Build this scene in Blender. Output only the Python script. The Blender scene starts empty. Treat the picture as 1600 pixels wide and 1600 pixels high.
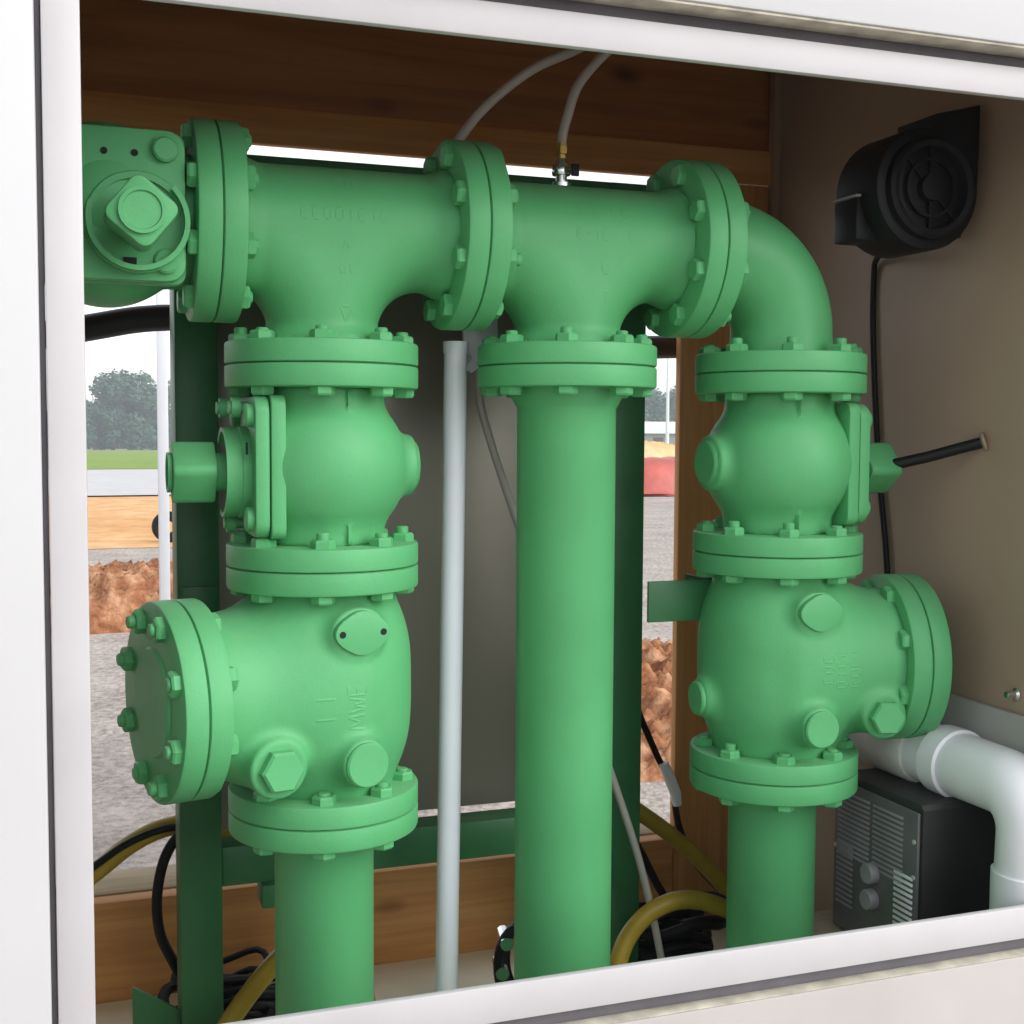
import bpy, bmesh, math, random
import numpy as np
from mathutils import Vector, Matrix
from mathutils.bvhtree import BVHTree
random.seed(7); rng = np.random.default_rng(7)
SC = bpy.context.scene
COL = SC.collection
PI = math.pi

# ------------------------------------------------------------------ camera
LENS_F = 1987.17; YAW = 0.34297; PITCH = 0.06438; ROLL = 0.00543
CAM = np.array([-0.0846, -1.8558, -0.2903])
FWD = np.array([math.sin(YAW)*math.cos(PITCH), math.cos(YAW)*math.cos(PITCH), -math.sin(PITCH)])
_rt = np.array([math.cos(YAW), -math.sin(YAW), 0.0]); _up = np.cross(_rt, FWD)
RGT = _rt*math.cos(ROLL) + _up*math.sin(ROLL); UPV = _up*math.cos(ROLL) - _rt*math.sin(ROLL)
cam = bpy.data.cameras.new("camera"); camo = bpy.data.objects.new("camera", cam); COL.objects.link(camo)
M = Matrix.Identity(4)
for i in range(3):
    M[i][0] = RGT[i]; M[i][1] = UPV[i]; M[i][2] = -FWD[i]; M[i][3] = CAM[i]
camo.matrix_world = M
cam.sensor_width = 36; cam.lens = 36*LENS_F/1600; cam.clip_start = 0.05; cam.clip_end = 3000
SC.camera = camo

def far(px, depth):
    """ground-plan point (x, y) that lies depth metres out in the direction of column px"""
    d = FWD + RGT*((px-800)/LENS_F)
    return CAM[0]+d[0]*depth, CAM[1]+d[1]*depth

# ------------------------------------------------------------------ materials
def new_mat(name):
    m = bpy.data.materials.new(name); m.use_nodes = True
    nt = m.node_tree; b = nt.nodes['Principled BSDF']
    return m, nt, b
def node(nt, t, **kw):
    n = nt.nodes.new(t)
    for k, v in kw.items(): setattr(n, k, v)
    return n
def ramp(nt, src, stops):
    r = node(nt, 'ShaderNodeValToRGB'); cr = r.color_ramp
    while len(cr.elements) < len(stops): cr.elements.new(0.5)
    for e, (p, c) in zip(cr.elements, stops):
        e.position = p; e.color = (c[0], c[1], c[2], 1)
    nt.links.new(src, r.inputs[0]); return r.outputs[0]
def mat(name, c, rough=0.5, metal=0.0, var=0.08, scale=12.0, bump=0.0, bscale=120.0, stretch=(1, 1, 1), spec=0.5, rvar=0.08, bdist=0.002, detail=4):
    m, nt, b = new_mat(name)
    tc = node(nt, 'ShaderNodeTexCoord'); mp = node(nt, 'ShaderNodeMapping'); mp.inputs['Scale'].default_value = stretch
    nt.links.new(tc.outputs['Object'], mp.inputs[0])
    n = node(nt, 'ShaderNodeTexNoise'); n.inputs['Scale'].default_value = scale; n.inputs['Detail'].default_value = detail
    nt.links.new(mp.outputs[0], n.inputs['Vector'])
    lo = [max(0, x*(1-var*2)) for x in c]; hi = [min(1, x*(1+var*2)) for x in c]
    nt.links.new(ramp(nt, n.outputs[0], [(0.25, lo), (0.75, hi)]), b.inputs['Base Color'])
    mr = node(nt, 'ShaderNodeMapRange'); mr.inputs[3].default_value = max(0.02, rough-rvar); mr.inputs[4].default_value = min(1, rough+rvar)
    nt.links.new(n.outputs[0], mr.inputs[0]); nt.links.new(mr.outputs[0], b.inputs['Roughness'])
    b.inputs['Metallic'].default_value = metal; b.inputs['Specular IOR Level'].default_value = spec
    if bump > 0:
        n2 = node(nt, 'ShaderNodeTexNoise'); n2.inputs['Scale'].default_value = bscale; n2.inputs['Detail'].default_value = 5
        nt.links.new(mp.outputs[0], n2.inputs['Vector'])
        bp = node(nt, 'ShaderNodeBump'); bp.inputs['Strength'].default_value = bump; bp.inputs['Distance'].default_value = bdist
        nt.links.new(n2.outputs[0], bp.inputs['Height']); nt.links.new(bp.outputs[0], b.inputs['Normal'])
    return m
def wood(name, dark, mid, light, along, rough=0.62):
    m, nt, b = new_mat(name)
    tc = node(nt, 'ShaderNodeTexCoord'); mp = node(nt, 'ShaderNodeMapping')
    s = [14, 14, 14]; s['xyz'.index(along)] = 0.9; mp.inputs['Scale'].default_value = s
    nt.links.new(tc.outputs['Object'], mp.inputs[0])
    n = node(nt, 'ShaderNodeTexNoise'); n.inputs['Scale'].default_value = 1.6; n.inputs['Detail'].default_value = 8; n.inputs['Distortion'].default_value = 0.9
    nt.links.new(mp.outputs[0], n.inputs['Vector'])
    mp2 = node(nt, 'ShaderNodeMapping'); s2 = [60, 60, 60]; s2['xyz'.index(along)] = 2.0; mp2.inputs['Scale'].default_value = s2
    nt.links.new(tc.outputs['Object'], mp2.inputs[0])
    f = node(nt, 'ShaderNodeTexNoise'); f.inputs['Scale'].default_value = 2; f.inputs['Detail'].default_value = 3
    nt.links.new(mp2.outputs[0], f.inputs['Vector'])
    c1 = ramp(nt, n.outputs[0], [(0.28, dark), (0.5, mid), (0.74, light)])
    # knots
    mk_ = node(nt, 'ShaderNodeMapping'); sk = [7, 7, 7]; sk['xyz'.index(along)] = 3.2; mk_.inputs['Scale'].default_value = sk
    nt.links.new(tc.outputs['Object'], mk_.inputs[0])
    v = node(nt, 'ShaderNodeTexVoronoi'); v.inputs['Scale'].default_value = 1.0; nt.links.new(mk_.outputs[0], v.inputs['Vector'])
    kn = ramp(nt, v.outputs['Distance'], [(0.05, (1, 1, 1)), (0.16, (0, 0, 0))])
    mx = node(nt, 'ShaderNodeMix', data_type='RGBA', blend_type='MULTIPLY'); mx.inputs['Factor'].default_value = 0.45
    nt.links.new(c1, mx.inputs['A']); nt.links.new(ramp(nt, f.outputs[0], [(0.3, (.68, .64, .6)), (0.7, (1, 1, 1))]), mx.inputs['B'])
    mx2 = node(nt, 'ShaderNodeMix', data_type='RGBA'); nt.links.new(kn, mx2.inputs['Factor'])
    nt.links.new(mx.outputs['Result'], mx2.inputs['A']); mx2.inputs['B'].default_value = (dark[0]*.45, dark[1]*.4, dark[2]*.4, 1)
    nt.links.new(mx2.outputs['Result'], b.inputs['Base Color'])
    b.inputs['Roughness'].default_value = rough
    bp = node(nt, 'ShaderNodeBump'); bp.inputs['Strength'].default_value = 0.25; bp.inputs['Distance'].default_value = 0.002
    nt.links.new(f.outputs[0], bp.inputs['Height']); nt.links.new(bp.outputs[0], b.inputs['Normal'])
    return m

G = (0.098, 0.410, 0.158)
def paint(name, c, rough, cast):
    # brushed enamel over cast iron: uneven film, fine casting grain, a little settled dust on what faces up
    m = mat(name, c, rough, var=0.045, scale=7, rvar=0.09, spec=0.4, detail=7)
    nt = m.node_tree; b = nt.nodes['Principled BSDF']
    tc = node(nt, 'ShaderNodeTexCoord')
    n1 = node(nt, 'ShaderNodeTexNoise'); n1.inputs['Scale'].default_value = 260; n1.inputs['Detail'].default_value = 3
    n2 = node(nt, 'ShaderNodeTexNoise'); n2.inputs['Scale'].default_value = 38; n2.inputs['Detail'].default_value = 4
    v = node(nt, 'ShaderNodeTexVoronoi'); v.inputs['Scale'].default_value = 95
    for q in (n1, n2, v): nt.links.new(tc.outputs['Object'], q.inputs['Vector'])
    pit = node(nt, 'ShaderNodeMapRange'); pit.inputs[1].default_value = 0.0; pit.inputs[2].default_value = 0.22; nt.links.new(v.outputs['Distance'], pit.inputs[0])
    a1 = node(nt, 'ShaderNodeMath', operation='MULTIPLY_ADD'); nt.links.new(n2.outputs[0], a1.inputs[0]); a1.inputs[1].default_value = 1.6; nt.links.new(n1.outputs[0], a1.inputs[2])
    a2 = node(nt, 'ShaderNodeMath', operation='MULTIPLY_ADD'); nt.links.new(pit.outputs[0], a2.inputs[0]); a2.inputs[1].default_value = 0.35; nt.links.new(a1.outputs[0], a2.inputs[2])
    bp = node(nt, 'ShaderNodeBump'); bp.inputs['Strength'].default_value = cast; bp.inputs['Distance'].default_value = 0.0016
    nt.links.new(a2.outputs[0], bp.inputs['Height']); nt.links.new(bp.outputs[0], b.inputs['Normal'])
    old = b.inputs['Base Color'].links[0].from_socket
    g = node(nt, 'ShaderNodeNewGeometry'); sx = node(nt, 'ShaderNodeSeparateXYZ'); nt.links.new(g.outputs['True Normal'], sx.inputs[0])
    up = node(nt, 'ShaderNodeMapRange'); up.inputs[1].default_value = 0.55; up.inputs[2].default_value = 1.0; up.inputs[4].default_value = 0.28; nt.links.new(sx.outputs['Z'], up.inputs[0])
    dm = node(nt, 'ShaderNodeMath', operation='MULTIPLY'); nt.links.new(up.outputs[0], dm.inputs[0]); nt.links.new(n2.outputs[0], dm.inputs[1])
    mx = node(nt, 'ShaderNodeMix', data_type='RGBA'); nt.links.new(dm.outputs[0], mx.inputs['Factor']); nt.links.new(old, mx.inputs['A']); mx.inputs['B'].default_value = (.34, .36, .29, 1)
    nt.links.new(mx.outputs['Result'], b.inputs['Base Color'])
    return m
m_green = paint('green_paint', G, 0.50, 0.20)
m_greenp = paint('green_paint_pipe', G, 0.46, 0.09)
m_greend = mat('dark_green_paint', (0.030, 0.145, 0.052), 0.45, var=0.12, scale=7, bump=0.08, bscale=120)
m_white = mat('white_panel_paint', (0.57, 0.57, 0.58), 0.45, var=0.02, scale=2.2, detail=8, bump=0.03, bscale=30)
m_rail = mat('white_rail_paint', (0.545, 0.53, 0.54), 0.4, var=0.03, scale=6, detail=8, bump=0.04, bscale=60)
m_dusty = mat('dusty_panel_paint', (0.46, 0.43, 0.41), 0.55, var=0.05, scale=4, bump=0.04, bscale=40)
m_edge_tan = mat('shaded_dirty_edge', (0.50, 0.47, 0.38), 0.7, var=0.18, scale=25, bump=0.2)  # tan for painted underside shade on top panel, real dirt on bottom one
m_groove_shade = mat('groove_shade_grey', (0.13, 0.12, 0.135), 0.75, var=0.08, bump=0.1)  # gasket in the recessed groove, dark grey carries the shade of the recess
m_taupe = mat('taupe_wall', (0.37, 0.275, 0.195), 0.5, var=0.05, scale=2.5, bump=0.05, bscale=40)
m_kick = mat('grey_kick_panel', (0.42, 0.41, 0.38), 0.5, var=0.05, scale=3)
m_steel = mat('stainless_sheet', (0.26, 0.245, 0.20), 0.36, metal=0.4, var=0.03, scale=2.5, rvar=0.03)
m_edge = mat('bright_metal_edge', (0.72, 0.70, 0.69), 0.35, metal=0.6, var=0.04)
m_chrome = mat('chrome', (0.75, 0.76, 0.78), 0.18, metal=1.0, var=0.03)
m_brass = mat('brass', (0.62, 0.42, 0.13), 0.3, metal=0.9, var=0.06)
m_pvc = mat('white_pvc', (0.84, 0.85, 0.88), 0.35, var=0.02, scale=4)
m_pvcdirty = mat('scuffed_pvc', (0.60, 0.59, 0.54), 0.45, var=0.10, scale=14)
m_pole = mat('pale_grey_pole', (0.82, 0.86, 0.92), 0.35, var=0.02, scale=5)
m_tube = mat('grey_plastic_tube', (0.40, 0.38, 0.345), 0.4, var=0.05)
m_black = mat('black_plastic', (0.006, 0.006, 0.0065), 0.5, spec=0.25, var=0.1, bump=0.08, bscale=200)
m_blackm = mat('black_metal', (0.008, 0.008, 0.009), 0.5, spec=0.3, var=0.1)
m_grille = mat('charcoal_grille', (0.115, 0.115, 0.115), 0.45, var=0.08, scale=20)
m_slot = mat('pale_slot', (0.75, 0.76, 0.80), 0.4, var=0.1)
m_casing = mat('heater_casing', (0.022, 0.022, 0.022), 0.5, var=0.1)
m_grey = mat('mid_grey_metal', (0.27, 0.27, 0.275), 0.4, var=0.08)
m_yellow = mat('yellow_hose_rubber', (0.36, 0.25, 0.02), 0.45, var=0.12, scale=18)
m_navy = mat('dark_rail_paint', (0.020, 0.022, 0.030), 0.5, var=0.1)
m_floor = mat('concrete_floor', (0.88, 0.80, 0.63), 0.7, var=0.09, scale=5, bump=0.25, bscale=60)
m_ply = mat('plywood', (0.42, 0.34, 0.23), 0.7, var=0.1, stretch=(2, 12, 12))
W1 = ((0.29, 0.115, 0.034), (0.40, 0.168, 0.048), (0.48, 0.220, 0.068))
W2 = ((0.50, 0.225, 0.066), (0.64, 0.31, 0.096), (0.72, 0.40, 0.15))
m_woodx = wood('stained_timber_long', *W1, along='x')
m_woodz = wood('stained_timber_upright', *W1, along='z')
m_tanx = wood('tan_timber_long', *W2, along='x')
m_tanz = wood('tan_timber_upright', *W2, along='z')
m_woodlit = wood('lit_timber_top', (0.34, 0.24, 0.12), (0.46, 0.34, 0.18), (0.56, 0.43, 0.26), along='x')  # paler timber for the sill top, daylight on it put into the tones
m_hole = mat('dark_hole', (0.006, 0.01, 0.007), 0.8)

def soil(name, stops, scale, bump, bdist, bscale):
    m, nt, b = new_mat(name)
    tc = node(nt, 'ShaderNodeTexCoord')
    n = node(nt, 'ShaderNodeTexNoise'); n.inputs['Scale'].default_value = scale; n.inputs['Detail'].default_value = 9; n.inputs['Roughness'].default_value = 0.65
    nt.links.new(tc.outputs['Object'], n.inputs['Vector'])
    n3 = node(nt, 'ShaderNodeTexNoise'); n3.inputs['Scale'].default_value = scale*0.12; n3.inputs['Detail'].default_value = 4
    nt.links.new(tc.outputs['Object'], n3.inputs['Vector'])
    ad = node(nt, 'ShaderNodeMath', operation='MULTIPLY_ADD'); nt.links.new(n3.outputs[0], ad.inputs[0]); ad.inputs[1].default_value = 0.45
    sb = node(nt, 'ShaderNodeMath', operation='SUBTRACT'); nt.links.new(n.outputs[0], sb.inputs[0]); sb.inputs[1].default_value = 0.225
    nt.links.new(sb.outputs[0], ad.inputs[2])
    nt.links.new(ramp(nt, ad.outputs[0], stops), b.inputs['Base Color'])
    b.inputs['Roughness'].default_value = 0.95; b.inputs['Specular IOR Level'].default_value = 0.15
    v = node(nt, 'ShaderNodeTexNoise'); v.inputs['Scale'].default_value = bscale; v.inputs['Detail'].default_value = 6
    nt.links.new(tc.outputs['Object'], v.inputs['Vector'])
    bp = node(nt, 'ShaderNodeBump'); bp.inputs['Strength'].default_value = bump; bp.inputs['Distance'].default_value = bdist
    nt.links.new(v.outputs[0], bp.inputs['Height']); nt.links.new(bp.outputs[0], b.inputs['Normal'])
    return m
m_gravel = soil('gravel', [(0.3, (0.29, 0.25, 0.225)), (0.5, (0.47, 0.415, 0.375)), (0.7, (0.62, 0.56, 0.515))], 26, 0.8, 0.03, 30)
m_road = soil('pale_road', [(0.3, (0.55, 0.54, 0.545)), (0.7, (0.66, 0.65, 0.655))], 3, 0.2, 0.01, 20)
m_orange = soil('orange_dirt', [(0.3, (0.62, 0.32, 0.13)), (0.5, (0.76, 0.44, 0.20)), (0.7, (0.82, 0.58, 0.34))], 2.2, 0.5, 0.03, 6)
m_red = soil('red_clay', [(0.32, (0.17, 0.060, 0.026)), (0.5, (0.36, 0.16, 0.080)), (0.68, (0.58, 0.34, 0.20))], 10, 0.9, 0.05, 11)
m_grass = soil('far_grass', [(0.3, (0.19, 0.30, 0.045)), (0.7, (0.30, 0.42, 0.085))], 2, 0.5, 0.05, 8)
m_tarp = mat('red_tarp', (0.55, 0.13, 0.10), 0.45, var=0.2, scale=1.5, bump=0.4, bscale=3, bdist=0.05)
def leafmat(name, a, b_):
    m, nt, b = new_mat(name)
    oi = node(nt, 'ShaderNodeNewGeometry')
    nt.links.new(ramp(nt, oi.outputs['Random Per Island'], [(0, a), (1, b_)]), b.inputs['Base Color'])
    b.inputs['Roughness'].default_value = 0.65; b.inputs['Specular IOR Level'].default_value = 0.2
    return m
m_leaf = leafmat('tree_leaves', (0.050, 0.120, 0.070), (0.078, 0.160, 0.095))
m_bark = mat('bark', (0.10, 0.08, 0.06), 0.9, var=0.2)

# ------------------------------------------------------------------ object helpers
def origin_of(p):
    o = Vector((0, 0, 0))
    while p is not None: o += p.location; p = p.parent
    return o
def tag(o, label=None, cat=None, group=None, kind=None):
    if label: o['label'] = label
    if cat: o['category'] = cat
    if group: o['group'] = group
    if kind: o['kind'] = kind
    return o
def empty(name, loc, label, cat, group=None):
    o = bpy.data.objects.new(name, None); o.empty_display_size = 0.05; COL.objects.link(o); o.location = loc
    return tag(o, label, cat, group)
def finish(me, m, smooth=True, angle=35):
    me.materials.append(m)
    if smooth:
        me.polygons.foreach_set('use_smooth', [True]*len(me.polygons))
        me.set_sharp_from_angle(angle=math.radians(angle))
    me.update()
def mk(name, verts, faces, m, parent=None, smooth=True, angle=35, base=False):
    v = np.asarray(verts, float)
    lo, hi = v.min(0), v.max(0); c = (lo+hi)/2
    if base: c[2] = lo[2]
    me = bpy.data.meshes.new(name); me.from_pydata((v-c).tolist(), [], [list(map(int, f)) for f in faces])
    finish(me, m, smooth, angle)
    o = bpy.data.objects.new(name, me); COL.objects.link(o)
    o.location = Vector(c) - origin_of(parent)
    if parent: o.parent = parent
    return o
class MB:
    def __init__(s): s.v = []; s.f = []
    def add(s, v, f):
        k = len(s.v); s.v += [tuple(x) for x in v]; s.f += [[i+k for i in q] for q in f]; return s
    def box(s, x0, x1, y0, y1, z0, z1, bev=0.002, T=None):
        bm = bmesh.new(); bmesh.ops.create_cube(bm, size=1)
        for v in bm.verts:
            v.co = Vector(((x0+x1)/2+v.co.x*(x1-x0), (y0+y1)/2+v.co.y*(y1-y0), (z0+z1)/2+v.co.z*(z1-z0)))
        if bev > 0: bmesh.ops.bevel(bm, geom=bm.edges[:], offset=bev, segments=2, affect='EDGES', profile=0.5)
        bm.verts.index_update()
        vs = [(T @ v.co if T is not None else v.co) for v in bm.verts]
        s.add([tuple(v) for v in vs], [[v.index for v in f.verts] for f in bm.faces]); bm.free(); return s
    def tube(s, pts, r, n=16, closed=False, cap=True):
        P = [Vector(p) for p in pts]; N = len(P)
        rs = r if isinstance(r, (list, tuple, np.ndarray)) else [r]*N
        tn = []
        for i in range(N):
            a = P[(i-1) % N] if (closed or i > 0) else P[0]; b = P[(i+1) % N] if (closed or i < N-1) else P[-1]
            tn.append((b-a).normalized())
        ref = Vector((0, 0, 1)) if abs(tn[0].z) < 0.9 else Vector((1, 0, 0))
        u = tn[0].cross(ref).normalized(); V = []
        for i in range(N):
            if i: u = (u - tn[i]*u.dot(tn[i])).normalized()
            w = tn[i].cross(u)
            for k in range(n):
                a = 2*PI*k/n; V.append(tuple(P[i] + (u*math.cos(a)+w*math.sin(a))*rs[i]))
        F = []
        for i in range(N if closed else N-1):
            j = (i+1) % N
            for k in range(n): F.append([i*n+k, i*n+(k+1) % n, j*n+(k+1) % n, j*n+k])
        if cap and not closed: F.append(list(range(n))[::-1]); F.append([(N-1)*n+k for k in range(n)])
        return s.add(V, F)
    def lathe(s, prof, T, n=64):
        """prof: list of (r, h) from axis to axis; T maps local (axis = z) to world"""
        V = []; F = []; rows = []
        for r, h in prof:
            if r < 1e-6: rows.append([len(V)]); V.append(tuple(T @ Vector((0, 0, h))))
            else:
                rows.append(list(range(len(V), len(V)+n)))
                V += [tuple(T @ Vector((r*math.cos(2*PI*k/n), r*math.sin(2*PI*k/n), h))) for k in range(n)]
        for a, b in zip(rows[:-1], rows[1:]):
            for k in range(n):
                k2 = (k+1) % n
                if len(a) == 1 and len(b) == 1: continue
                if len(a) == 1: F.append([a[0], b[k2], b[k]])
                elif len(b) == 1: F.append([a[k], a[k2], b[0]])
                else: F.append([a[k], a[k2], b[k2], b[k]])
        return s.add(V, F)
    def prism(s, poly, h0, h1, T, bev=0.0):
        """poly (x, y) outline extruded along local z"""
        bm = bmesh.new()
        vs = [bm.verts.new((x, y, h0)) for x, y in poly]; f = bm.faces.new(vs)
        r = bmesh.ops.extrude_face_region(bm, geom=[f])
        for e in r['geom']:
            if isinstance(e, bmesh.types.BMVert): e.co.z = h1
        bmesh.ops.recalc_face_normals(bm, faces=bm.faces[:])
        if bev > 0:
            ed = [e for e in bm.edges if abs(e.verts[0].co.z-e.verts[1].co.z) < 1e-6]
            bmesh.ops.bevel(bm, geom=ed, offset=bev, segments=2, affect='EDGES', profile=0.5)
        bm.verts.index_update()
        s.add([tuple(T @ v.co) for v in bm.verts], [[v.index for v in f.verts] for f in bm.faces]); bm.free(); return s
    def build(s, name, m, parent=None, **k): return mk(name, s.v, s.f, m, parent, **k)
def frame(c, axis, up=None):
    """4x4 with local z along axis, at c; local x chosen from up"""
    z = Vector(axis).normalized()
    u = Vector(up) if up is not None else (Vector((0, 0, 1)) if abs(z.z) < 0.9 else Vector((1, 0, 0)))
    x = (u - z*u.dot(z)).normalized(); y = z.cross(x)
    m = Matrix.Identity(4)
    for i in range(3): m[i][0] = x[i]; m[i][1] = y[i]; m[i][2] = z[i]; m[i][3] = c[i]
    return m
def spline(pts, n=12):
    P = [Vector(p) for p in pts]; P = [P[0]*2-P[1]] + P + [P[-1]*2-P[-2]]; out = []
    for i in range(1, len(P)-2):
        for k in range(n):
            t = k/n; a, b, c, d = P[i-1], P[i], P[i+1], P[i+2]
            out.append(0.5*((2*b)+(c-a)*t+(2*a-5*b+4*c-d)*t*t+(3*b-a-3*c+d)*t**3))
    out.append(P[-2]); return out
def tubeobj(name, pts, r, m, parent=None, n=14, sm=12): return MB().tube(spline(pts, sm), r, n).build(name, m, parent, angle=60)

# ------------------------------------------------------------------ implicit castings (surface nets)
def sdf_mesh(f, lo, hi, h):
    lo = np.array(lo, float); hi = np.array(hi, float); n = np.ceil((hi-lo)/h).astype(int)+1
    ax = [lo[i]+h*np.arange(n[i]) for i in range(3)]
    X, Y, Z = np.meshgrid(*ax, indexing='ij'); v = f(X, Y, Z); s = v < 0
    nc = n-1
    acc = np.zeros((*nc, 3)); cnt = np.zeros(nc)
    cor = [(i, j, k) for i in (0, 1) for j in (0, 1) for k in (0, 1)]
    def sub(a, c): return a[c[0]:c[0]+nc[0], c[1]:c[1]+nc[1], c[2]:c[2]+nc[2]]
    for a in cor:
        for d in range(3):
            if a[d]: continue
            b = list(a); b[d] = 1
            va, vb = sub(v, a), sub(v, b); m = (va < 0) != (vb < 0)
            t = np.where(m, va/np.where(m, va-vb, 1), 0)
            p = np.zeros((*nc, 3)); p[...] = a; p[..., d] = p[..., d]+t
            acc += p*m[..., None]; cnt += m
    act = cnt > 0; idx = -np.ones(nc, int); idx[act] = np.arange(act.sum())
    cells = np.argwhere(act)
    V = lo + h*(cells + acc[act]/cnt[act][:, None])
    F = []
    for d in range(3):
        e, g = [(1, 2), (2, 0), (0, 1)][d]
        sl0 = [slice(None)]*3; sl1 = [slice(None)]*3
        sl0[d] = slice(0, -1); sl1[d] = slice(1, None)
        m = s[tuple(sl0)] != s[tuple(sl1)]
        I = np.argwhere(m); ok = (I[:, e] > 0) & (I[:, g] > 0) & (I[:, e] < n[e]-1) & (I[:, g] < n[g]-1); I = I[ok]
        q = []
        for de, dg in ((-1, -1), (0, -1), (0, 0), (-1, 0)):
            J = I.copy(); J[:, e] += de; J[:, g] += dg; q.append(idx[J[:, 0], J[:, 1], J[:, 2]])
        q = np.stack(q, 1); flip = ~s[tuple(I.T)]
        q[flip] = q[flip][:, ::-1]; F.append(q)
    F = np.concatenate(F)
    for _ in range(3):
        e = h*0.05; g = np.zeros_like(V); d0 = f(*V.T)
        for i in range(3):
            w = V.copy(); w[:, i] += e; w2 = V.copy(); w2[:, i] -= e; g[:, i] = (f(*w.T)-f(*w2.T))/(2*e)
        gn = np.maximum((g*g).sum(1), 0.2); st = -(d0/gn)[:, None]*g
        ln = np.linalg.norm(st, axis=1); st *= np.minimum(1, h/np.maximum(ln, 1e-9))[:, None]
        V = V+st
    return V, F
def smin(a, b, k):
    q = np.clip(0.5+0.5*(b-a)/k, 0, 1); return b*(1-q)+a*q-k*q*(1-q)
def runion(a, b, r): return np.maximum(r, np.minimum(a, b)) - np.hypot(np.maximum(r-a, 0), np.maximum(r-b, 0))
def cyl(p, q, t, r, h0, h1, rnd=0.004):
    """capped cylinder: p,q radial coords, t axial"""
    d1 = np.hypot(p, q)-r+rnd; d2 = np.maximum(h0-t, t-h1)+rnd
    return np.minimum(np.maximum(d1, d2), 0)+np.hypot(np.maximum(d1, 0), np.maximum(d2, 0))-rnd
def rbox(x, y, z, cx, cy, cz, hx, hy, hz, r):
    a = np.abs(x-cx)-hx+r; b = np.abs(y-cy)-hy+r; c = np.abs(z-cz)-hz+r
    return np.sqrt(np.maximum(a, 0)**2+np.maximum(b, 0)**2+np.maximum(c, 0)**2)+np.minimum(np.maximum(a, np.maximum(b, c)), 0)-r
def sstep(t): t = np.clip(t, 0, 1); return t*t*(3-2*t)
def casting(name, f, lo, hi, T, m, parent, h=0.0045):
    V, F = sdf_mesh(f, lo, hi, h)
    V = [tuple(T @ Vector(v)) for v in V]
    return mk(name, V, F, m, parent, angle=50)

FT = 0.0330   # flange thickness
FR = 0.140
def flange(parent, c, axis, side, R=FR, th=FT, m=None):
    """one raised flange disc on one side (+1 / -1) of the joint plane through c"""
    T = frame(c, Vector(axis)*side)
    pr = [(0, 0.0004), (R-0.0045, 0.0004), (R-0.0045, 0.0011), (R-0.0018, 0.0011), (R-0.0004, 0.0020), (R, 0.0040), (R, th-0.004), (R-0.0012, th-0.0012), (R-0.004, th), (0.05, th), (0, th)]
    return MB().lathe(pr, T, 96).build('flange', m or m_green, parent)
_bolt = {}
def bolt_mesh(blind=False, var=0):
    if (blind, var) in _bolt: return _bolt[blind, var]
    e = (0.0, 0.0025, 0.006)[var]
    b = MB()
    def hexa(r, h0, h1, rot):
        n = 6; T = Matrix.Rotation(rot, 4, 'Z')
        b.lathe([(0, h0), (r, h0), (r, h1-0.003*(1 if h1 > h0 else -1)), (r*0.86, h1), (0, h1)], T, 6)
    T0 = Matrix.Identity(4)
    if not blind: hexa(0.0178, FT-0.001, FT+0.0120, 0.2)
    if not blind: b.lathe([(0.0092, FT), (0.0092, FT+0.0140+e), (0.0075, FT+0.0158+e), (0, FT+0.0158+e)], T0, 14)
    fl = Matrix.Rotation(PI, 4, 'X')
    k = len(b.v)
    for r, hs in ((0.0178, 0.0120),):
        b.lathe([(0, FT-0.001), (r, FT-0.001), (r, FT+hs-0.003), (r*0.86, FT+hs), (0, FT+hs)], fl @ Matrix.Rotation(0.6, 4, 'Z'), 6)
    b.lathe([(0.0095, -FT-0.002), (0.0095, FT+0.002)], T0, 12)
    me = bpy.data.meshes.new('bolt'); me.from_pydata(b.v, [], b.f); finish(me, m_green, True, 30)
    _bolt[blind, var] = me; return me
def bolts(parent, c, axis, phase, up, n=8, R=0.1165, blind=False):
    """phase measured about axis from the direction 'up'"""
    T = frame(c, axis, up); po = origin_of(parent)
    for k in range(n):
        a = phase+2*PI*k/n
        W = T @ Matrix.Translation((R*math.cos(a), R*math.sin(a), 0)) @ Matrix.Rotation(random.uniform(0, 1.0), 4, 'Z')
        o = bpy.data.objects.new('bolt', bolt_mesh(blind, random.choice((0, 0, 1, 2)))); COL.objects.link(o); o.parent = parent
        W.translation = W.translation-po; o.matrix_basis = W
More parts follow.
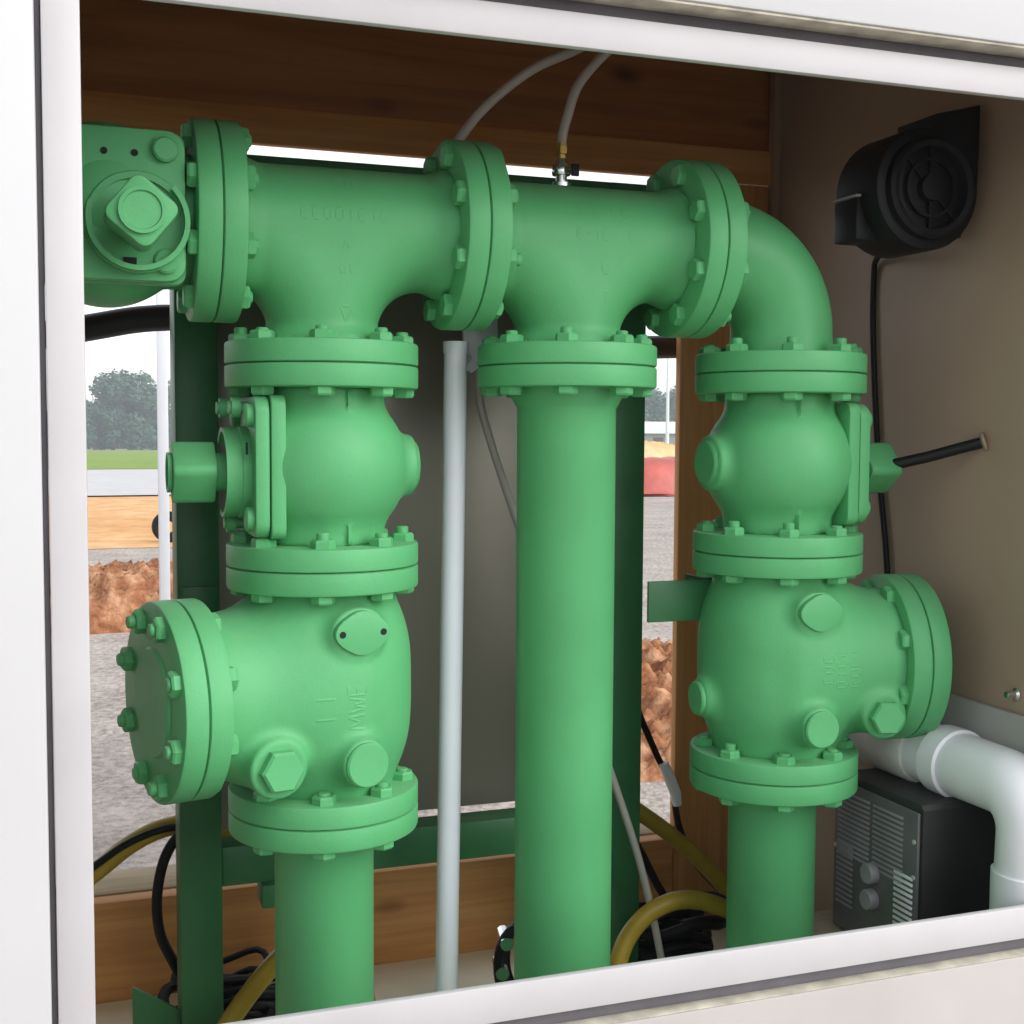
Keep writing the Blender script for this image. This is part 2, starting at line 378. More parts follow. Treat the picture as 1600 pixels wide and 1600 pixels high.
def glyphs(parent_body, name, strokes, O, U, V, look, w=0.0050, hgt=0.0007, m=None):
    """raised cast strokes laid on a casting: strokes in metres in the (U, V) plane at O, pressed on along look"""
    me = parent_body.data; off = origin_of(parent_body)
    bvh = BVHTree.FromPolygons([v.co+off for v in me.vertices], [list(p.vertices) for p in me.polygons])
    U = Vector(U).normalized(); V = Vector(V).normalized(); L = Vector(look).normalized(); O = Vector(O); b = MB()
    for (x0, y0, x1, y1) in strokes:
        d = Vector((x1-x0, y1-y0)); ln = d.length; n = max(2, int(ln/0.003)+1); d = d/max(ln, 1e-6); nx, ny = -d.y*w/2, d.x*w/2
        rows = []
        for i in range(n+1):
            t = i/n; cx = x0+(x1-x0)*t; cy = y0+(y1-y0)*t; row = []
            k = -0.0003 if i in (0, n) else hgt
            for s, hh in ((-1, -0.0003), (-0.35, k), (0.35, k), (1, -0.0003)):
                p = O+U*(cx+nx*s)+V*(cy+ny*s)-L*0.3
                h = bvh.ray_cast(p, L)
                if h[0] is None: row = None; break
                nn = h[1] if h[1].dot(L) < 0 else -h[1]
                row.append(h[0]+nn*hh)
            if row: rows.append(row)
        vs = [tuple(p) for r in rows for p in r]; f = []
        for i in range(len(rows)-1):
            for k in range(3): f.append([i*4+k, i*4+k+1, (i+1)*4+k+1, (i+1)*4+k])
        b.add(vs, f)
    if b.v:
        bm = bmesh.new(); bm.from_mesh(me)
        vs = [bm.verts.new(Vector(p)-off) for p in b.v]
        for f in b.f:
            q = bm.faces.new([vs[i] for i in f]); q.smooth = True
        bm.to_mesh(me); bm.free(); me.update()
GL = {'E': [(0, 0, 0, 1), (0, 0, .6, 0), (0, .5, .5, .5), (0, 1, .6, 1)], 'I': [(.3, 0, .3, 1)], 'T': [(0, 1, .7, 1), (.35, 0, .35, 1)], 'L': [(0, 0, 0, 1), (0, 0, .6, 0)],
      'F': [(0, 0, 0, 1), (0, .5, .5, .5), (0, 1, .6, 1)], 'C': [(0, 0, 0, 1), (0, 0, .6, 0), (0, 1, .6, 1)], 'D': [(0, 0, 0, 1), (0, 0, .5, .1), (0, 1, .5, .9), (.5, .1, .5, .9)],
      'A': [(0, 0, .35, 1), (.35, 1, .7, 0), (.15, .4, .55, .4)], 'V': [(0, 1, .35, 0), (.35, 0, .7, 1)], 'O': [(0, 0, 0, 1), (.6, 0, .6, 1), (0, 0, .6, 0), (0, 1, .6, 1)],
      'W': [(0, 1, .2, 0), (.2, 0, .4, .7), (.4, .7, .6, 0), (.6, 0, .8, 1)], 'M': [(0, 0, .1, 1), (.1, 1, .4, .3), (.4, .3, .7, 1), (.7, 1, .8, 0)], '-': [(0, .5, .6, .5)],
      'v': [(0, 1, .7, 1), (0, 1, .35, 0), (.35, 0, .7, 1)], ' ': []}
def word(t, size, x0=None, y0=0, pitch=0.95):
    out = []; W = len(t)*size*pitch
    x = -W/2 if x0 is None else x0
    for ch in t:
        out += [(x+a*size, y0+b*size, x+c*size, y0+d*size) for a, b, c, d in GL[ch]]; x += size*pitch
    return out

# ------------------------------------------------------------------ pipe manifold
XL, XM, XR = 0.282, 0.668, 1.051
J1, J2, J3 = 0.126, 0.496, 0.874
ZLT, ZLM, ZLB = -0.199, -0.4885, -0.848
ZMT = -0.1926
ZRT, ZRM, ZRB = -0.196, -0.490, -0.8546
FLOOR = -1.35
man = empty('pipe_manifold', (XM, 0, FLOOR), 'bright green painted pipe manifold of bolted tees, valves and three risers inside the white cabinet', 'pipework')

def tee(xb, x0, x1, zb, r=0.0865, rb=0.0825, zoff=0.0):
    def f(x, y, z):
        X = x-xb
        rr = r+0.010*sstep((0.035-(x-x0))/0.035)+0.010*sstep((0.035-(x1-x))/0.035)
        rbb = rb+0.010*sstep((0.03-(z-zb))/0.03)
        a = np.abs(z)-rr; b = np.abs(X)-rbb
        ru = runion(a, b, 0.062)
        u = np.maximum(np.where(z < 0, np.minimum(ru+rr, np.abs(z)), np.abs(z)), 0)
        d = np.hypot(y, u)-np.where(np.abs(z) > rr, rbb+(rr-rbb)*np.clip((0.16+z)/0.07, 0, 1), rr)
        return np.maximum(d, np.maximum(np.maximum(x0-x, x-x1), zb-z))
    return casting('tee', f, (x0-.01, -.11, zb-.01), (x1+.01, .11, .11), Matrix.Identity(4), m_green, man, 0.005)
tee1 = tee(XL, J1+FT-.001, J2-FT+.001, ZLT+FT-.001)
tee2 = tee(XM, J2+FT-.001, J3-FT+.001, ZMT+FT-.001)
X3, Z3, Y3 = (1, 0, 0), (0, 0, 1), (0, 1, 0)
P8 = PI/8
flange(tee1, (J1, 0, 0), X3, 1); flange(tee1, (J2, 0, 0), X3, -1); flange(tee1, (XL, 0, ZLT), Z3, 1)
flange(tee2, (J2, 0, 0), X3, 1); flange(tee2, (J3, 0, 0), X3, -1); flange(tee2, (XM, 0, ZMT), Z3, 1)
bolts(tee1, (J1, 0, 0), X3, P8, Z3); bolts(tee1, (J2, 0, 0), X3, P8, Z3); bolts(tee2, (J3, 0, 0), X3, P8, Z3)
va = math.atan2(-(XL-CAM[0]), 1.856)   # bolts of the left riser face the door opening
def phY(a): return a                    # phase from -Y
NY = (0, -1, 0)
bolts(tee1, (XL, 0, ZLT), Z3, va, NY); bolts(tee2, (XM, 0, ZMT), Z3, P8, NY)
glyphs(tee1, 'cast_lettering', word('ECDOIETL', 0.017, pitch=0.95) + word('DO', 0.018, y0=0.045) + word('A', .014, y0=-.04) + word('WT', .012, y0=-.075) + word('v', .022, y0=-.14), (XL+.02, -.2, .0), X3, Z3, Y3)
glyphs(tee2, 'cast_lettering', word('FI EL', 0.018, y0=.028, pitch=0.95) + word('E-IC- E', 0.015, y0=-.005) + word('L', .018, y0=-.055) + word('T', .018, y0=-.10), (XM+.03, -.2, -.0), X3, Z3, Y3)

# elbow
be = MB(); Rb = 0.128; pts = [(J3+FT-.001, 0, 0)]
cx, cz = XR-Rb, -Rb
for i in range(25):
    a = PI/2*(1-i/24); pts.append((cx+Rb*math.cos(a), 0, cz+Rb*math.sin(a)))
pts.append((XR, 0, ZRT+FT-.001))
rr = [0.090]+[0.0835]*25+[0.0855]
elb = be.tube(pts, rr, 64).build('elbow', m_greenp, man, angle=50)
flange(elb, (J3, 0, 0), X3, 1); flange(elb, (XR, 0, ZRT), Z3, 1); bolts(elb, (XR, 0, ZRT), Z3, P8, NY)

# ball valves: local z = flow, local -x = stem
def ball_valve(T, hl, off=(-.009, 0)):
    """hl = half length between joint planes"""
    top = hl-FT
    def f(x, y, z):
        d = np.sqrt(x*x+y*y+(z*1.04)**2)-0.1245
        d = smin(d, cyl(x, y, z, 0.090, -top-.001, top+.001), 0.012)
        d = smin(d, cyl(y, z, x, 0.046, 0.05, 0.134, 0.006), 0.014)
        d = np.minimum(d, cyl(y, z, x, 0.037, 0.05, 0.140, 0.004))
        d = smin(d, cyl(y, z, x, 0.088, -0.085, 0.0, 0.004), 0.02)
        d = np.minimum(d, rbox(x, y, z, 0.02, 0, 0, 0.0022, 0.097, hl-FT-.002, 0.002))
        return d
    body = casting('ball_valve', f, (-.13, -.13, -hl), (.15, .13, hl), T, m_green, man, 0.0045)
    def sq(h, r, n=5):
        out = []
        for cxs, cys, a0 in ((1, 1, 0), (-1, 1, PI/2), (-1, -1, PI), (1, -1, 1.5*PI)):
            for i in range(n+1):
                a = a0+PI/2*i/n; out.append((cxs*(h-r)+r*math.cos(a), cys*(h-r)+r*math.sin(a)))
        return out
    S = T @ frame((0, 0, 0), (-1, 0, 0), (0, 0, 1))     # local z now along the stem
    pl = MB().prism(sq(0.100, 0.016), 0.070, 0.0905, S, 0.0025).build('mounting_plate', m_green, body)
    MB().prism(sq(0.098, 0.024), 0.0920, 0.112, S, 0.003).build('cover_plate', m_green, body)
    SO = S @ Matrix.Translation((off[0], off[1], 0))
    col = MB().lathe([(0.030, .1115), (0.066, .1115), (0.066, .123), (0.064, .125), (0.056, .125), (0.056, .119), (0.030, .119)], SO, 48)
    # stop ring: three quarters of a raised lip
    n = 40; V = []; F = []
    for i in range(n+1):
        a = math.radians(-200)+math.radians(245)*i/n
        for r, h in ((0.058, .122), (0.058, .146), (0.0645, .146), (0.064, .122)): V.append(tuple(SO @ Vector((r*math.cos(a), r*math.sin(a), h))))
    for i in range(n):
        for k in range(4): F.append([i*4+k, i*4+(k+1) % 4, (i+1)*4+(k+1) % 4, (i+1)*4+k])
    F += [[3, 2, 1, 0], [n*4+k for k in range(4)]]
    col.add(V, F).build('stop_collar', m_green, body)
    st = MB().lathe([(0.027, .118), (0.027, .158), (0.0, .158)], SO, 32)
    R45 = Matrix.Rotation(PI/4+0.1, 4, 'Z')
    st.prism(sq(0.0345, 0.013), 0.156, 0.216, SO @ R45, 0.003)
    st.lathe([(0.027, .2155), (0.0285, .217), (0.0285, .222), (0.024, .222), (0.0225, .219), (0.0, .219)], SO, 36)
    st.build('operating_nut', m_green, body)
    for sx in (-1, 1):
        for sy in (-1, 1):
            MB().lathe([(0.0, .108), (0.0165, .108), (0.0165, .121), (0.0135, .1235), (0, .1235)], S @ Matrix.Translation((sx*.072, sy*.072, 0)), 20).build('cap_screw', m_green, body)
    if off[1] == 0:
      for u, v, hh in ((.083, -.030, .030), (.083, .026, .040), (-.084, .030, .030)):
          MB().lathe([(0, .110), (.0085, .110), (.0085, .110+hh-.016), (.0145, .110+hh-.016), (.0145, .110+hh-.004), (.009, .110+hh-.004), (.009, .110+hh), (0, .110+hh)], S @ Matrix.Translation((u, v, 0)), 12).build('stop_bolt', m_green, body)
    for u, v in ((-.004, .066), (.034, .066)):
        MB().lathe([(0, .1122), (0.0045, .1122), (0.0045, .1135), (0, .1135)], S @ Matrix.Translation((u, v, 0)), 12).build('screw_hole', m_hole, body)
    MB().box(-.0085, .0085, -.0045, .0045, .1193, .1215, 0.0, T=S @ Matrix.Translation((.026, -.074, 0))).build('stop_slot', m_hole, body)
    return body
hlL = (ZLT-ZLM)/2; hlR = (ZRT-ZRM)/2
bvL = ball_valve(Matrix.Translation((XL, 0, (ZLT+ZLM)/2)), hlL)
bvR = ball_valve(Matrix.Translation((XR, 0, (ZRT+ZRM)/2)) @ Matrix.Rotation(PI, 4, 'Z'), hlR)
Tl = Matrix(((0, 0, 1, J1-0.1445), (1, 0, 0, 0), (0, 1, 0, 0), (0, 0, 0, 1)))
bvT = ball_valve(Tl, 0.1445, (.036, -.024))
flange(bvL, (XL, 0, ZLT), Z3, -1); flange(bvL, (XL, 0, ZLM), Z3, 1); bolts(bvL, (XL, 0, ZLM), Z3, va, NY)
flange(bvR, (XR, 0, ZRT), Z3, -1); flange(bvR, (XR, 0, ZRM), Z3, 1); bolts(bvR, (XR, 0, ZRM), Z3, P8, NY)
J0 = J1-0.289
flange(bvT, (J1, 0, 0), X3, -1); flange(bvT, (J0, 0, 0), X3, 1); bolts(bvT, (J0, 0, 0), X3, P8, Z3)
# inlet pipe running on behind the left door jamb
inl = MB().tube([(J0-FT, 0, 0), (-0.60, 0, 0)], 0.08, 48).build('pipe', m_greenp, man, angle=50)
flange(inl, (J0, 0, 0), X3, -1)

# check valves: local z = flow, bonnet in direction ang in plan
def check_valve(cx, zt, zb, ang, bosses, plugs, lozenge, txt):
    zc = (zt+zb)/2; hl = (zt-zb)/2; top = hl-FT
    T = Matrix.Translation((cx, 0, zc))
    bx, by = math.cos(ang), math.sin(ang); fx, fy = (by, -bx) if by*0-(-bx)*1 > 0 else (-by, bx)
    if fy > 0: fx, fy = -fx, -fy
    BD = 0.222 if txt == 'left' else 0.216
    def f(x, y, z):
        rad = np.hypot(x, y)
        d = ((rad/0.1295)**3.0+np.abs(z/0.152)**3.3+1e-9)**(1/3.3)
        d = (d-1)*0.125
        d = smin(d, cyl(x, y, z, 0.098, -top-.001, top+.001), 0.03)
        t = x*bx+y*by; s = -x*by+y*bx
        d = smin(d, cyl(s, z, t, 0.117, 0.0, BD-FT+.001, .004), 0.05)
        for a, zz, r, L in bosses:
            ca, sa = math.sin(a), -math.cos(a)
            tt = x*ca+y*sa; ss = -x*sa+y*ca
            d = smin(d, cyl(ss, z-zz, tt, r, 0.05, L, 0.004), 0.022)
        for off, zz, r, L, hx in plugs:      # drain boss on the bonnet neck, square to it
            d = smin(d, cyl(t-off, z-zz, x*fx+y*fy, r, 0.02, L, 0.005), 0.022)
        for a, zz, r, L in lozenge:
            ca, sa = math.sin(a), -math.cos(a)
            tt = x*ca+y*sa; ss = -x*sa+y*ca
            d = smin(d, cyl(ss*0.82, z-zz, tt, r*0.9, 0.05, L-.004, 0.004), 0.016)
        return d
    body = casting('check_valve', f, (-.19, -.19, -hl), (.19, .19, hl), T, m_green, man, 0.0045)
    c = (cx+bx*BD, by*BD, zc)
    flange(body, c, (bx, by, 0), -1)
    cov = flange(body, c, (bx, by, 0), 1); cov.name = 'bonnet_cover'
    # shallow raised centre of the cover
    MB().lathe([(0.078, FT-.001), (0.074, FT+.0035), (0.0, FT+.0035)], frame(c, (bx, by, 0)), 64).build('cover_boss', m_green, body)
    bolts(body, c, (bx, by, 0), P8, Z3, blind=(txt == 'right'))
    flange(body, (cx, 0, zt), Z3, -1); flange(body, (cx, 0, zb), Z3, 1)
    for off, zz, r, L, hx in plugs:
        S = T @ frame((bx*off+fx*L, by*off+fy*L, zz), (fx, fy, 0))
        MB().lathe([(0, -.002), (hx, -.002), (hx, .013), (hx*.88, .0165), (0, .0165)], S @ Matrix.Rotation(.5, 4, 'Z'), 6).build('hex_plug', m_green, body, angle=25)
    for a, zz, r, L in bosses:
        S = T @ frame((math.sin(a)*L, -math.cos(a)*L, zz), (math.sin(a), -math.cos(a), 0))
        MB().lathe([(r*.93, -.003), (r*.93, .005), (r*.86, .0075), (0, .0075)], S, 40).build('boss_cap', m_green, body)
    for a, zz, r, L in lozenge:
        S = T @ frame((math.sin(a)*L, -math.cos(a)*L, zz), (math.sin(a), -math.cos(a), 0))
        pol = []
        for i in range(48):
            q = 2*PI*i/48; x, y = math.cos(q), math.sin(q)
            k = max(r*0.82, 0); px = x*k; py = y*k
            if abs(y) > 0.25: py = y*k*(1+0.32*max(0, (abs(y)-0.55)/0.45)**1.0)
            pol.append((px, py))
        MB().prism(pol, -.006, .006, S, 0.0015).build('name_plate', m_green, body)
        if txt == 'left':
            for s in (-1, 1): MB().lathe([(0, .0058), (.0048, .0058), (.0048, .0068), (0, .0068)], S @ Matrix.Translation((0, s*.031, 0)), 12).build('screw_hole', m_hole, body)
    return body
D = math.radians
cvL = check_valve(XL, ZLM, ZLB, PI+D(13), [(D(12), -.088, .034, .150)], [(.122, -.084, .041, .128, .031)], [(D(12), .095, .038, .134)], 'left')
cvR = check_valve(XR, ZRM, ZRB, -D(12), [(D(-2), -.088, .032, .150), (D(-92), -.06, .030, .140)], [(.146, -.078, .037, .118, .029)], [(D(0), .095, .036, .134)], 'right')
bolts(cvL, (XL, 0, ZLB), Z3, va, NY); bolts(cvR, (XR, 0, ZRB), Z3, P8, NY)
def turned(t, size, y0): # lettering turned a quarter
    return [(-b, a, -d, c) for a, b, c, d in word(t, size, y0=y0)]
glyphs(cvL, 'cast_lettering', turned('MWE', .026, -.012) + turned('II', .030, .030), (XL+.005, -.3, -.672), X3, Z3, (0.1, 1, 0), w=.0052)
glyphs(cvR, 'cast_lettering', turned('EOFI', .018, -.036) + turned('DICE', .018, -.012) + turned('EDE', .018, .012), (XR+.02, -.3, -.665), (1, -.1, 0), Z3, (0.1, 1, 0), w=.0046)

# risers
def riser(x, zt, r, collar=True, dy=0):
    b = MB().lathe([(r+.011, zt-FT+.001), (r+.010, zt-FT-.012), (r+.003, zt-FT-.026), (r, zt-FT-.031), (r, FLOOR)], Matrix.Translation((x, 0, 0)), 64)
    p = b.build('riser_pipe', m_greenp, man, angle=50)
    flange(p, (x, 0, zt), Z3, -1)
    return p
riser(XL, ZLB, 0.0735); riser(XM, ZMT, 0.0775); riser(XR, ZRB, 0.0735)
# flat strap welded on the back of the right check valve
MB().box(.838, .958, .050, .056, -.610, -.541, .0015).box(.9525, .958, .056, .14, -.610, -.541, .0015).box(.94, 1.04, .1, .106, -.606, -.545, .0015).build('bracket', m_greend, man)

# ------------------------------------------------------------------ support stand
sta = empty('support_stand', (.5, .28, FLOOR), 'dark green steel stand with two square posts and cross beams behind the bright green pipes', 'stand')
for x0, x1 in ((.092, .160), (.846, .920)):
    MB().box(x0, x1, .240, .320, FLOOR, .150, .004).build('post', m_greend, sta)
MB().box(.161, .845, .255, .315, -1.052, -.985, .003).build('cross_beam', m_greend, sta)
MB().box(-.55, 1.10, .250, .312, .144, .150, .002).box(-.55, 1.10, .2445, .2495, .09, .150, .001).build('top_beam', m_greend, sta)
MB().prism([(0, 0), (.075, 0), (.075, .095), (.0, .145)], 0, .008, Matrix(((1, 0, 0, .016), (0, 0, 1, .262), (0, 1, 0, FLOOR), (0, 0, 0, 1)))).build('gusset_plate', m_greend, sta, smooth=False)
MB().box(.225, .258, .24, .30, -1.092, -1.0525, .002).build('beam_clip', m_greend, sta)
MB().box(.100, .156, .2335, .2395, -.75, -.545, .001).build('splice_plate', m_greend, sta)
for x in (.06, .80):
    MB().box(x, x+.145, .215, .345, FLOOR-.0, FLOOR+.012, .002).build('foot_plate', m_greend, sta)

# ------------------------------------------------------------------ cabinet behind the stand
cab = empty('control_cabinet', (.53, .40, -1.0), 'plain stainless steel cabinet mounted between the dark green posts', 'cabinet')
MB().box(.168, .960, .345, .500, -.985, .095, .006).build('cabinet_body', m_steel, cab)
MB().box(.160, .1675, .335, .50, -1.005, .095, .001).box(.160, .230, .3365, .3445, -1.005, -.9985, .0008).build('edge_trim', m_edge, cab)
MB().box(.152, .1595, .346, .356, -1.005, -.90, .0005).build('corner_flashing', m_edge, cab)
# ------------------------------------------------------------------ enclosure
enc = empty('equipment_enclosure', (.5, 0, FLOOR-.1), 'white panelled walk up enclosure with a framed door opening and timber lined back', 'enclosure')
OX0, OX1, OZ0, OZ1 = -.055, 1.335, -.981, .1735        # clear opening at y = -.40
RW, RT, RBt = .0395, .0415, .0475
YF = -.400
r = MB()
r.box(OX0-RW, OX0, YF, YF+.055, OZ0-RBt, OZ1+RT, .002)
r.box(OX0+.0005, OX1-.0005, YF+.0012, YF+.014, OZ1, OZ1+RT, .002)
r.box(OX0+.0005, OX1-.0005, YF+.0012, YF+.012, OZ0-RBt, OZ0, .002)
r.box(OX1, OX1+RW, YF, YF+.055, OZ0-RBt, OZ1+RT, .002)
r.build('door_frame', m_rail, enc)
gx0, gx1, gz0, gz1 = OX0-RW, OX1+RW, OZ0-RBt, OZ1+RT
g = MB(); gw = .020
g.box(gx0-.0068, gx0-.0006, YF+.010, YF+.05, gz0-gw, gz1+gw, .001)
g.box(gx0, gx1, YF+.015, YF+.05, gz1+.0006, gz1+gw, .001)
g.box(gx0, gx1, YF+.013, YF+.05, gz0-gw, gz0-.0006, .001)
g.box(gx1+.0006, gx1+gw, YF+.014, YF+.05, gz0-gw, gz1+gw, .001)
g.build('shaded_gasket_strip', m_groove_shade, enc)
px0, px1, pz0, pz1 = gx0-.0065, gx1+gw, gz0-gw, gz1+gw
YP = -.428
ZB, ZTOP = FLOOR-.1, .62
for n, b4 in (('left', (-.85, px0, ZB, ZTOP)), ('top', (px0+.0008, px1-.0008, pz1, ZTOP)), ('bottom', (px0+.0008, px1-.0008, ZB, pz0)), ('right', (px1, 1.46, ZB, ZTOP))):
    p = MB().box(b4[0], b4[1], YP if n != 'bottom' else YF-.011, YF+.014, b4[2], b4[3], .003).build('front_panel', m_white if n != 'bottom' else m_dusty, enc)
    if n == 'bottom': p['label'] = 'lower front panel with a dusty top edge'
MB().box(px0+.001, px1-.001, YP+.0035, YF+.0135, pz1-.0035, pz1-.0004, .0005).build('panel_edge', m_edge_tan, enc)  # tan strip under the top panel, its shade put into the colour
MB().box(px0+.001, px1-.001, YF-.0095, YF+.0125, pz0+.0002, pz0+.0012, .0002).build('panel_edge', m_edge_tan, enc)
sw = MB().box(1.37, 1.42, YF+.052, .75, ZB, .60, .002).build('side_wall', m_taupe, enc); MB().box(1.352, 1.3692, .530, .5555, -1.38, .50, .002).build('corner_trim', m_taupe, enc)
sw['label'] = 'taupe inner side wall on the right'
MB().box(1.358, 1.3695, YF+.06, .10, FLOOR, -.742, .002).build('kick_panel', m_kick, enc)
MB().box(-.82, -.77, YF+.052, .75, ZB, .60, .002).build('side_wall', m_taupe, enc)
MB().box(-.85, 1.46, YP, .80, .621, .66, .004).build('roof', m_white, enc)
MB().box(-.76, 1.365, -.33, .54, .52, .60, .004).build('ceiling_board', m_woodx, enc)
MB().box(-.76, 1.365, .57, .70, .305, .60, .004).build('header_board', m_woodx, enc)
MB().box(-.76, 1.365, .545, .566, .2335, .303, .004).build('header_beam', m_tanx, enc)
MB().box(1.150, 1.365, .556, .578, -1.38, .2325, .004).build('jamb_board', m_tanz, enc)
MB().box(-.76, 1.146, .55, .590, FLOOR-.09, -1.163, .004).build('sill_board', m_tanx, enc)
MB().box(-.76, 1.146, .5905, .72, FLOOR-.09, -1.160, .004).build('sill_ledge', m_woodlit, enc)
MB().box(-.76, -.70, .58, .69, -1.158, .224, .003).build('rear_post', m_rail, enc)
# dark rail along the rear opening
MB().tube(spline([(-.75, .66, -.27), (-.30, .64, -.165), (-.037, .62, -.109), (.10, .62, -.085), (.30, .62, -.082), (.62, .62, -.095), (1.0, .62, -.113), (1.20, .64, -.108)]), .0245, 8).build('rear_rail', m_navy, enc, angle=50)

# ------------------------------------------------------------------ things inside
t = empty('conduit_pole', (.51, .11, FLOOR), 'pale grey upright pole with a small top plate, between left and middle risers', 'pole')
MB().tube([(.520, .11, -.150), (.505, .11, FLOOR)], .0187, 24).lathe([(0.0, -.1495), (.0205, -.1495), (.0205, -.168), (.018, -.168)], Matrix.Translation((.520, .11, 0)), 24).build('pole', m_pole, t)
MB().tube([(.528, .11, -.185), (.553, .152, -.172)], .008, 12).prism([(.545, -.112), (.552, -.088), (.604, -.080), (.606, -.161), (.561, -.197), (.547, -.190)], .150, .158, Matrix(((1, 0, 0, 0), (0, 0, 1, 0), (0, 1, 0, 0), (0, 0, 0, 1))), .001).build('plate', m_pole, t)

t = empty('bleed_hose', (XM-.012, 0, .084), 'short grey hose rising from a chrome and brass tap on the middle tee', 'hose')
hx = XM-.012
MB().tube(spline([(hx, 0, .145), (hx+.002, 0, .165), (hx+.01, 0, .195), (hx+.03, 0.005, .245), (hx+.078, .01, .300), (hx+.15, .02, .36), (hx+.25, .03, .42), (hx+.33, .04, .519)]), .0075, 14).build('hose', m_tube, t, angle=60)
v = MB().lathe([(.0, .080), (.015, .080), (.015, .091), (.009, .0925), (.009, .102), (.014, .103), (.0155, .110), (.014, .118), (.009, .1195), (.008, .128), (0, .128)], Matrix.Translation((hx, 0, 0)), 20)
v.tube([(hx, -.004, .110), (hx+.012, -.024, .108)], .007, 12).build('tap', m_chrome, t)
MB().box(hx+.006, hx+.018, -.030, -.0245, .098, .116, .001).build('tap_lever', m_black, t)
MB().lathe([(0, .128), (.0075, .128), (.0075, .134), (.0105, .135), (.0105, .146), (.0085, .147), (.0085, .152), (0, .152)], Matrix.Translation((hx, 0, 0)), 6).build('hose_fitting', m_brass, t)
tag(tubeobj('grey_hose', [(.478, .05, .092), (.486, .05, .12), (.509, .05, .161), (.553, .05, .214), (.626, .05, .274), (.705, .05, .315), (.79, .06, .37), (.86, .07, .44), (.90, .07, .519)], .0075, m_tube), 'longer grey hose arching up to the ceiling from behind the middle upright flange', 'hose')
tag(tubeobj('sensing_tube', [(.575, .17, -.15), (.578, .17, -.22), (.586, .17, -.265), (.611, .17, -.343), (.647, .17, -.443), (.70, .172, -.58), (.77, .172, -.75), (.832, .17, -.908), (.888, .165, -1.077), (.927, .16, -1.247), (.94, .16, FLOOR)], .0068, m_tube), 'thin pale grey tube slanting down behind the middle riser to the floor', 'tube')

# drain pipe
t = empty('drain_pipe', (1.30, -.1, FLOOR), 'thick white plastic drain pipe with an elbow turning down beside the right wall', 'pipe')
px, pz, pr_ = 1.300, -.834, .052
arc = [(px, -.272-.064*math.sin(a), pz-.064+.064*math.cos(a)) for a in np.linspace(0, PI/2, 12)]
MB().tube([(px, .50, pz+.004), (px, .052, pz+.001)], pr_-.004, 40).build('upper_pipe', m_pvc, t, angle=50)
MB().tube([(px, .055, pz), (px, .050, pz), (px, -.075, pz), (px, -.080, pz)], [pr_, pr_+.005, pr_+.005, pr_+.002], 40).build('coupling', m_pvcdirty, t, angle=50)
MB().tube([(px, -.078, pz), (px, -.13, pz)], pr_-.002, 40).build('short_pipe', m_pvc, t, angle=50)
MB().tube([(px, -.128, pz), (px, -.130, pz), (px, -.170, pz), (px, -.172, pz)] + arc + [(px, -.336, -.985), (px, -.336, -.99)], [pr_, pr_+.006, pr_+.006, pr_+.001]+[pr_]*12+[pr_+.002, pr_], 40).build('elbow', m_pvc, t, angle=50)
MB().tube([(px, -.336, -.955), (px, -.336, -.957), (px, -.336, -1.025), (px, -.336, -1.027)], [pr_+.001, pr_+.006, pr_+.006, pr_], 40).build('coupling', m_pvc, t, angle=50)
MB().tube([(px, -.336, -1.02), (px, -.336, FLOOR)], pr_-.003, 40).build('lower_pipe', m_pvcdirty, t, angle=50)

# heater
hz0, hz1 = -1.165, -.885
t = empty('space_heater', (1.28, -.08, hz0), 'black box shaped electric heater with slotted front and two round knobs', 'heater')
hb = MB(); pol = [(-.205, hz0), (.035, hz0), (.035, hz1-.005), (.02, hz1), (-.198, hz1), (-.205, hz1-.007)]
HT = Matrix(((0, 0, 1, 0), (1, 0, 0, 0), (0, 1, 0, 0), (0, 0, 0, 1)))
hb.prism(pol, 1.203, 1.362, HT, .004).build('casing', m_casing, t)
MB().box(1.196, 1.2025, -.200, .030, hz0+.006, hz1-.012, .003).build('front_panel', m_grille, t)
for k in range(13):
    z = hz1-.030-k*.0088
    for y0, y1 in ((-.165, -.085), (-.075, .015)):
        MB().box(1.1930, 1.1958, y0, y1, z-.0022, z+.0022, .0006).build('grille_bar', m_grey, t)
for k in range(12):
    z = hz0+.158-k*.0095
    o = MB().box(1.1930, 1.1958, -.192, -.145, z-.0024, z+.0024, .0006, T=Matrix.Identity(4)).build('vent_bar', m_slot, t)
    MB().box(1.1930, 1.1958, -.030, .018, z-.0020, z+.0020, .0006).build('grille_bar', m_grey, t)
for z in (hz0+.135, hz0+.090):
    MB().lathe([(0.0, 0), (.0175, 0), (.0175, .012), (.0155, .016), (0, .016)], frame((1.1955, -.088, z), (-1, 0, 0)), 28).build('knob', m_grey, t)
for y, z in ((.022, hz1-.13), (-.193, hz1-.118), (-.193, hz1-.06)):
    MB().lathe([(0, 0), (.004, 0), (.004, .002), (0, .003)], frame((1.1958, y, z), (-1, 0, 0)), 12).build('screw', m_edge, t)
tag(MB().box(1.10, 1.3565, -.315, .10, FLOOR, hz0-.0005, .003).build('plinth', m_ply, base=True), 'low beige plywood plinth under the black heater by the right wall', 'plinth')

